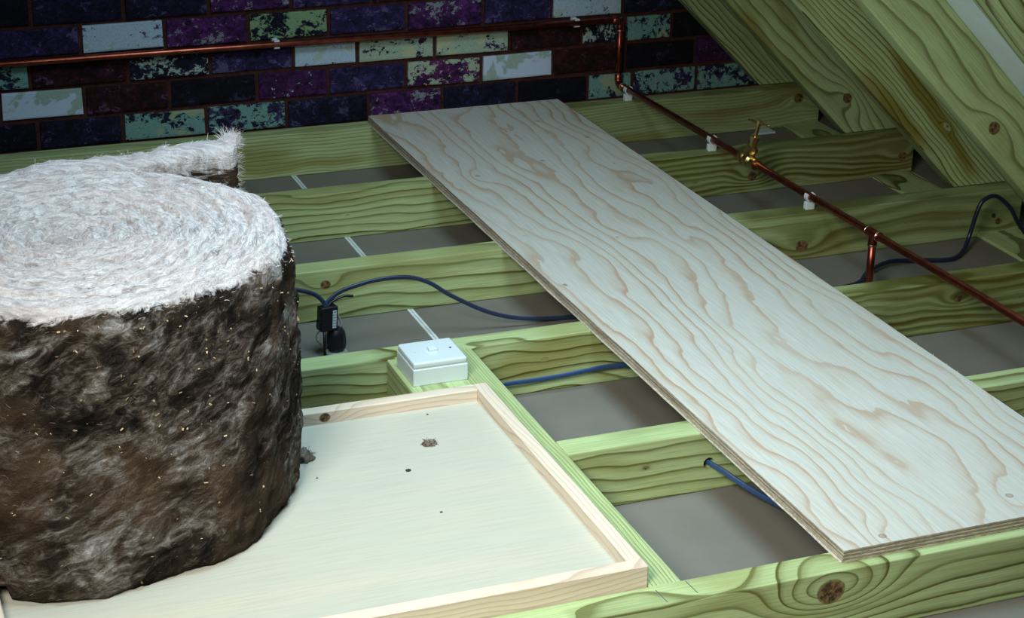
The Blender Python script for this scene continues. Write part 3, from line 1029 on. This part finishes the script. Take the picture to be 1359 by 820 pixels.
fluff((0.592, 2.300, 0.0098), (0.016, 0.012, 0.012), 1, 'thick grey tuft of fluff on the tray right beside the insulation roll')
fluff((0.780, 2.288, 0.0098), (0.010, 0.007, 0.005), 2, 'small brown fluff scrap alone in the middle of the tray panel')
DIRT = plain('dark_grit', (0.02, 0.018, 0.015), 0.9)
for (gx, gy, gs, gl) in ((0.725, 2.219, 0.0035, 'largest black crumb of grit on the tray panel, near the brown fluff scrap'), (0.729, 2.088, 0.0018, 'tiny dark crumb alone in the bare front half of the tray panel'), (0.597, 2.24, 0.0015, 'tiny dark crumb on the tray panel near the thick grey fluff tuft'), (0.81, 2.385, 0.0016, 'tiny dark crumb on the tray panel close to the back rail')):
    bm = bmesh.new()
    bmesh.ops.create_icosphere(bm, subdivisions=1, radius=gs)
    for v in bm.verts:
        v.co = Vector((v.co.x * 1.3, v.co.y, v.co.z * 0.5)) * (1 + 0.4 * noise.noise(v.co * 900))
    tag(bm_obj('grit_crumb', bm, DIRT, None, (gx, gy, 0.0098 + gs * 0.4)), gl, 'crumb', 'crumbs of grit on the tray')

# ------------------------------------------------------------------ switch box
WHITE = plain('white_plastic', (0.58, 0.68, 0.74), 0.32, spec=0.5)
SCREW = plain('dark_screw', (0.05, 0.05, 0.06), 0.4, 0.6)
GREYP = plain('pale_screw_cap', (0.50, 0.58, 0.62), 0.5)
sw = empty('switch_box', (0.874, 2.5515, -0.001), 'white plastic surface switch box with a small rocker standing on the noggin', 'switch')
box('back_box', 0.8285, 0.9200, 2.5085, 2.5945, -0.0012, 0.0275, WHITE, sw, 0.0016, 2)
pl = box('face_plate', 0.8295, 0.9192, 2.5095, 2.5937, 0.0283, 0.0385, WHITE, sw, 0.0035, 3)
box('joint_strip', 0.8305, 0.9182, 2.5105, 2.5927, 0.0265, 0.0290, GREYP, sw)
rock = box('rocker', 0.8675, 0.8815, 2.5455, 2.5585, 0.0370, 0.0440, WHITE, sw, 0.0012, 2)
rock.rotation_euler = (math.radians(5), 0, 0)
for xx, yy, mm in ((0.8445, 2.551, GREYP), (0.9050, 2.5525, SCREW)):
    lathe('screw', [(0, 0.0022), (0.0008, 0.0022), (0.001, 0.0016)], (xx, yy, 0.0381), (0, 0, 1), mm, sw, 12)

# ------------------------------------------------------------------ copper pipework
def copper():
    k = NT('copper')
    x, y, z = k.coords()
    n = k.noise(k.comb(x, y, z), 40, 4, 0.6)
    c = k.mix(k.ramp(n, [(0.35, 0.0), (0.7, 1.0)]), (0.36, 0.075, 0.050), (0.52, 0.15, 0.10))
    return k.out(c, 0.34, 1.0)


COP = copper()
SOLDER = plain('solder_ring', (0.85, 0.62, 0.52), 0.25, 1.0)
BRASS = plain('brass', (0.62, 0.47, 0.20), 0.3, 1.0, var=0.25, scale=80)
PR = 0.0076
PZ = 0.0265
WPY, WPZ = 3.968, 0.188


def pipe_x(y):
    return 1.8385 + (3.96 - y) * 0.0205


cp = empty('copper_pipework', (1.84, 3.96, 0.0), 'copper water pipe along the brick wall then down and forward over the joists', 'pipe')
tube('pipe_run', [(-0.6, WPY, WPZ + 0.004), (0.9, WPY, WPZ + 0.0), (1.838 - 0.012, WPY, WPZ - 0.003)], PR, COP, cp, 16)
tube('riser', [(1.8375, WPY, WPZ - 0.012), (1.8375, WPY, PZ + 0.016)], PR, COP, cp, 16)
_el = [Vector((1.838 - 0.022, WPY, WPZ - 0.003))]
for i in range(7):
    a = math.pi / 2 * i / 6
    _el.append(Vector((1.8375 - 0.014 + 0.014 * math.sin(a), WPY, WPZ - 0.017 + 0.014 * math.cos(a))))
_el.append(Vector((1.8375, WPY, WPZ - 0.03)))
tube('elbow', _el, PR + 0.0014, COP, cp, 16)
_el = [Vector((1.8375, WPY, PZ + 0.028))]
for i in range(7):
    a = math.pi / 2 * i / 6
    _el.append(Vector((1.8375, WPY - 0.014 + 0.014 * math.cos(a), PZ + 0.014 - 0.014 * math.sin(a))))
_el.append(Vector((1.8378, WPY - 0.028, PZ)))
tube('elbow', _el, PR + 0.0014, COP, cp, 16)
tube('pipe_run', [(pipe_x(WPY - 0.015), WPY - 0.015, PZ), (pipe_x(3.4), 3.4, PZ), (pipe_x(2.6), 2.6, PZ), (pipe_x(1.3), 1.3, PZ)], PR, COP, cp, 16)
for o_, ax in (((1.8375, WPY, WPZ - 0.030), (0, 0, 1)), ((1.8375, WPY, PZ + 0.024), (0, 0, 1)), ((1.8375, WPY - 0.030, PZ), (0, 1, 0))):
    lathe('solder_ring', [(0, PR + 0.0002), (0.001, PR + 0.0022), (0.003, PR + 0.0022), (0.004, PR + 0.0002)], o_, ax, SOLDER, cp, 16)
# tee with a dropped stub
TY = 2.832
tx = pipe_x(TY)
PD = (Vector((pipe_x(2.0), 2.0, 0)) - Vector((pipe_x(3.0), 3.0, 0))).normalized()
tee = lathe('tee_fitting', [(-0.020, PR + 0.0003), (-0.019, PR + 0.0018), (0.019, PR + 0.0018), (0.020, PR + 0.0003)], (tx, TY, PZ), PD, COP, cp, 16)
lathe('branch', [(0, PR + 0.0016), (0.021, PR + 0.0016), (0.022, PR + 0.0003)], (tx, TY, PZ - 0.002), (0, 0, -1), COP, tee, 16)
tube('drop_pipe', [(tx, TY, PZ - 0.004), (tx + 0.001, TY + 0.0, FLOOR_Z - 0.004)], PR, COP, cp, 16)
for dd in (-0.018, 0.018):
    lathe('solder_ring', [(-0.002, PR + 0.0015), (-0.001, PR + 0.0026), (0.001, PR + 0.0026), (0.002, PR + 0.0015)], Vector((tx, TY, PZ)) + PD * dd, PD, SOLDER, cp, 16)
lathe('solder_ring', [(-0.001, PR + 0.0014), (0, PR + 0.0024), (0.0015, PR + 0.0024), (0.003, PR + 0.001)], (tx, TY, PZ - 0.022), (0, 0, -1), SOLDER, cp, 16)
# stop tap
VY = 3.318
vx = pipe_x(VY)
VO = Vector((vx, VY, PZ))
val = lathe('stop_valve', [(-0.034, PR + 0.001), (-0.033, 0.0125), (-0.020, 0.0125), (-0.019, 0.0095), (-0.013, 0.010), (-0.008, 0.0145), (0.008, 0.0145), (0.013, 0.010), (0.019, 0.0095), (0.020, 0.0125), (0.033, 0.0125), (0.034, PR + 0.001)], VO, PD, BRASS, cp, 18)
VA = Vector((0.10, -0.20, 1)).normalized()
lathe('bonnet', [(0.0, 0.011), (0.022, 0.011), (0.0225, 0.0135), (0.034, 0.0135), (0.0345, 0.009), (0.048, 0.0085), (0.0485, 0.0105), (0.058, 0.0105), (0.0585, 0.006)], VO, VA, BRASS, val, 8)
lathe('spindle', [(0.055, 0.0042), (0.084, 0.0036), (0.0845, 0.0055), (0.096, 0.0055), (0.097, 0.003)], VO, VA, BRASS, val, 14)
hb = Vector((0.32, -0.95, 0.0)).normalized()
hp = VO + VA * 0.090
bm = bmesh.new()
add_tube(bm, [hp - hb * 0.030 - VO, hp - hb * 0.028 - VO, hp + hb * 0.028 - VO, hp + hb * 0.030 - VO], [0.0015, 0.0024, 0.0024, 0.0015], 12)
bm_obj('tee_handle', bm, BRASS, val, Vector((0, 0, 0)), True)

# pipe clips: a base block with two curled jaws
CLIPW = plain('clip_plastic', (0.72, 0.80, 0.86), 0.4)
bm = bmesh.new()
add_box(bm, -0.010, 0.010, -0.006, 0.006, 0.0, 0.016, 0.0012)
for s in (-1, 1):
    pr = []
    for i in range(9):
        a = -math.pi / 2 + s * (0.35 + 2.0 * i / 8)
        pr.append(Vector((math.cos(a) * 0.0092, 0, PZ + math.sin(a) * 0.0092)))
    v0 = []
    for p in pr:
        d = Vector((p.x, 0, p.z - PZ)).normalized()
        v0.append([bm.verts.new(p + d * dr + Vector((0, yy, 0))) for dr, yy in ((-0.0012, -0.006), (0.0014, -0.006), (0.0014, 0.006), (-0.0012, 0.006))])
    for A, B in zip(v0, v0[1:]):
        for q in range(4):
            bm.faces.new((A[q], A[(q + 1) % 4], B[(q + 1) % 4], B[q]))
    bm.faces.new(v0[0])
    bm.faces.new(list(reversed(v0[-1])))
bmesh.ops.recalc_face_normals(bm, faces=bm.faces[:])
clip0 = bm_obj('pipe_clip', bm, CLIPW, None, (pipe_x(3.912), 3.912, -0.0005))
tag(clip0, 'white plastic pipe clip on the joist against the brick wall', 'pipe clip', 'white pipe clips')
for (loc, rot, lab) in (
        ((pipe_x(3.484), 3.484, -0.0005), (0, 0, 0), 'white plastic pipe clip beyond the brass stop tap, on the second joist'),
        ((pipe_x(3.066), 3.066, -0.0005), (0, 0, 0), 'white plastic pipe clip between the brass stop tap and the copper tee'),
        ((0.9885, WPY + 0.0265 - 0.001, WPZ), (math.pi / 2, 0, math.pi / 2), 'white plastic clip holding the pipe to the brick wall below a green brick'),
        ((1.722, WPY + 0.0265 - 0.001, WPZ - 0.0025), (math.pi / 2, 0, math.pi / 2), 'white plastic clip on the brick wall nearest the pipe elbow')):
    o = clip0.copy()
    COL.objects.link(o)
    o.location = loc
    o.rotation_euler = rot
    if rot[0]:
        o.matrix_world = Matrix.Translation(loc) @ Matrix(((0, 1, 0), (0, 0, -1), (-1, 0, 0))).to_4x4()
    o['label'] = lab

# ------------------------------------------------------------------ cables
BLUE = plain('blue_grey_cable', (0.020, 0.035, 0.085), 0.4)
BLUE2 = plain('bright_blue_cable', (0.030, 0.075, 0.21), 0.4)
NAVYC = plain('navy_cable', (0.012, 0.014, 0.045), 0.35)


def twin_cable(name, path, r, gap, mat, label, n=10):
    """flat twin cable: two cores side by side moulded together"""
    pts = smooth_path(path, n)
    base = pts[0].copy()
    bm = bmesh.new()
    rings = []
    up = Vector((0, 0, 1))
    prof = []
    for k_ in range(16):
        a = 2 * math.pi * k_ / 16
        cx = math.cos(a)
        prof.append((cx * r + (gap if cx > 0.01 else (-gap if cx < -0.01 else 0)), math.sin(a) * r * (0.72 if abs(cx) < 0.01 else 1.0)))
    for i, p in enumerate(pts):
        t = (pts[min(i + 1, len(pts) - 1)] - pts[max(i - 1, 0)]).normalized()
        s = t.cross(Vector((0.25, 1, 0.15))).normalized()
        w = s.cross(t).normalized()
        rings.append([bm.verts.new(p - base + s * u_ + w * v_) for u_, v_ in prof])
    for A, B in zip(rings, rings[1:]):
        for q in range(16):
            bm.faces.new((A[q], A[(q + 1) % 16], B[(q + 1) % 16], B[q]))
    bm.faces.new(rings[0])
    bm.faces.new(list(reversed(rings[-1])))
    bmesh.ops.recalc_face_normals(bm, faces=bm.faces[:])
    return tag(bm_obj(name, bm, mat, None, base, True), label, 'cable')


twin_cable('electric_cable', [(0.798, 2.892, -0.012), (0.797, 2.895, -0.002), (0.820, 2.9, 0.0125), (0.849, 2.9, 0.021), (0.89, 2.9, 0.0275), (0.946, 2.9, 0.026), (0.988, 2.9, 0.010), (1.031, 2.9, -0.021), (1.105, 2.9, -0.063), (1.179, 2.9, -0.085), (1.28, 2.9, -0.094), (1.42, 2.89, -0.0955)], 0.0028, 0.0012, BLUE, 'blue grey cable arching from the black downlight fitting to under the plank')
twin_cable('electric_cable', [(0.793, 2.892, -0.012), (0.793, 2.895, -0.003), (0.780, 2.9, 0.012), (0.760, 2.9, 0.022), (0.730, 2.9, 0.029), (0.68, 2.895, 0.026), (0.60, 2.885, -0.01), (0.50, 2.87, -0.07), (0.40, 2.86, -0.0955)], 0.0028, 0.0012, BLUE, 'short blue grey cable dropping from the downlight fitting behind the insulation roll')
twin_cable('electric_cable', [(0.955, 2.610, -0.074), (1.02, 2.612, -0.070), (1.075, 2.613, -0.0705), (1.132, 2.612, -0.069), (1.175, 2.612, -0.066), (1.205, 2.612, -0.0645), (1.237, 2.611, -0.065), (1.275, 2.610, -0.073), (1.34, 2.600, -0.088), (1.45, 2.58, -0.0955)], 0.0022, 0.0020, BLUE2, 'bright blue twin cable along the joist face behind the trimmer')
twin_cable('electric_cable', [(1.192, 2.262, -0.052), (1.2005, 2.215, -0.053), (1.213, 2.19, -0.058), (1.235, 2.155, -0.071), (1.262, 2.11, -0.082), (1.30, 2.06, -0.092), (1.38, 2.00, -0.0953)], 0.0024, 0.0021, BLUE2, 'bright blue twin cable coming out of the drilled hole in the joist')
_p = smooth_path([(1.70, 2.80, -0.0955), (1.81, 2.862, -0.0948), (1.871, 2.88, -0.093), (1.912, 2.913, -0.088), (1.984, 2.951, -0.089), (2.054, 2.95, -0.094), (2.118, 2.935, -0.094), (2.160, 2.955, -0.090), (2.19, 2.98, -0.072), (2.204, 2.98, -0.014), (2.217, 2.98, 0.008), (2.246, 2.98, 0.013), (2.283, 2.98, -0.015), (2.31, 2.985, -0.05), (2.34, 2.99, -0.084)], 10)
tag(tube('electric_cable', _p, 0.0046, NAVYC, None, 12), 'dark navy cable looping up beside the copper drop pipe towards the rafter foot', 'cable')

# ------------------------------------------------------------------ downlight fitting
BLK = plain('black_plastic', (0.006, 0.006, 0.009), 0.42)
LBL = NT('terminal_label')
_x, _y, _z = LBL.coords()
_st = LBL.m('FRACT', LBL.m('MULTIPLY', _z, 190))
_nn = LBL.noise(LBL.comb(LBL.m('MULTIPLY', _x, 700), 0.0, LBL.m('MULTIPLY', _z, 900)), 1, 2, 0.5)
_mk = LBL.m('MULTIPLY', LBL.ramp(_st, [(0.25, 0.0), (0.3, 1.0), (0.72, 1.0), (0.78, 0.0)]), LBL.ramp(_nn, [(0.47, 0.0), (0.53, 1.0)]))
LABEL = LBL.out(LBL.mix(_mk, (0.50, 0.62, 0.70), (0.05, 0.07, 0.10)), 0.5)
STEEL = plain('spring_clip_steel', (0.60, 0.70, 0.72), 0.3, 0.7)
dl = empty('downlight', (0.806, 2.90, FLOOR_Z), 'black downlight fitting with terminal box standing on the ceiling board', 'light fitting')
bm = bmesh.new()
add_box(bm, -0.0165, 0.0165, -0.009, 0.009, -0.0225, 0.0225, 0.0015)
add_box(bm, -0.0185, -0.014, -0.007, 0.007, -0.018, -0.004, 0.0008)
add_box(bm, -0.0175, -0.013, -0.006, 0.006, 0.004, 0.014, 0.0008)
add_box(bm, 0.012, 0.018, -0.004, 0.009, -0.026, -0.010, 0.0008)
tb = bm_obj('terminal_box', bm, BLK, dl, Vector((0.7965, 2.892, -0.029)) - dl.location)
tb.rotation_euler = (0, math.radians(3), math.radians(12))
bm = bmesh.new()
add_box(bm, -0.0038, 0.0038, -0.0003, 0.0003, -0.0165, 0.0165)
lb = bm_obj('terminal_label', bm, LABEL, tb, Vector((0.0095, -0.0091, -0.001)))
lathe('lamp_can', [(0.0, 0.013), (0.004, 0.0165), (0.012, 0.0178), (0.026, 0.0178), (0.034, 0.0165), (0.041, 0.012), (0.043, 0.005)], (0.813, 2.897, FLOOR_Z + 0.006), (0, 0, 1), BLK, dl, 10)
lathe('bezel_ring', [(0, 0.0195), (0.003, 0.0195), (0.0065, 0.014)], (0.813, 2.897, FLOOR_Z - 0.0005), (0, 0, 1), STEEL, dl, 24)
tube('strain_tube', [(0.7885, 2.884, -0.052), (0.7885, 2.884, FLOOR_Z)], 0.0029, BLK, dl, 12)
tube('spring_clip', smooth_path([(0.786, 2.900, -0.054), (0.779, 2.902, -0.064), (0.779, 2.902, -0.074), (0.787, 2.902, -0.084)], 6), 0.0014, STEEL, dl, 8)
tube('spring_clip', smooth_path([(0.8165, 2.899, -0.028), (0.8205, 2.899, -0.036), (0.823, 2.899, -0.046), (0.820, 2.899, -0.056)], 6), 0.0016, STEEL, dl, 8)
tube('cable_tail', smooth_path([(0.797, 2.893, -0.010), (0.807, 2.897, -0.002), (0.828, 2.9, 0.0045), (0.846, 2.9, 0.003)], 6), 0.0026, BLK, dl, 10)

# ------------------------------------------------------------------ small things at the back
SCRAP = plain('scrap_board', (0.55, 0.68, 0.80), 0.7)
bm = bmesh.new()
pts_ = [(-0.035, -0.012), (0.03, -0.012), (0.03, 0.022), (0.012, 0.026)]
lo = [bm.verts.new((x, y, 0)) for x, y in pts_]
hi = [bm.verts.new((x, y, 0.004)) for x, y in pts_]
bm.faces.new(list(reversed(lo)))
bm.faces.new(hi)
for i in range(4):
    bm.faces.new((lo[i], lo[(i + 1) % 4], hi[(i + 1) % 4], hi[i]))
tag(bm_obj('board_scrap', bm, SCRAP, None, (2.188, 3.862, FLOOR_Z - 0.0003)), 'small pale blue offcut on the ceiling board beyond the brass stop tap', 'offcut')
o = lathe('nail', [(0, 0.0018), (0.010, 0.0018), (0.0105, 0.0045), (0.012, 0.0045)], (2.291, YB[3] - JT + 0.008, -0.056), (0, -1, 0.15), plain('nail_steel', (0.35, 0.38, 0.36), 0.35, 1.0), None, 12)
tag(o, 'bent nail head in the joist face beside the looping navy cable', 'nail')
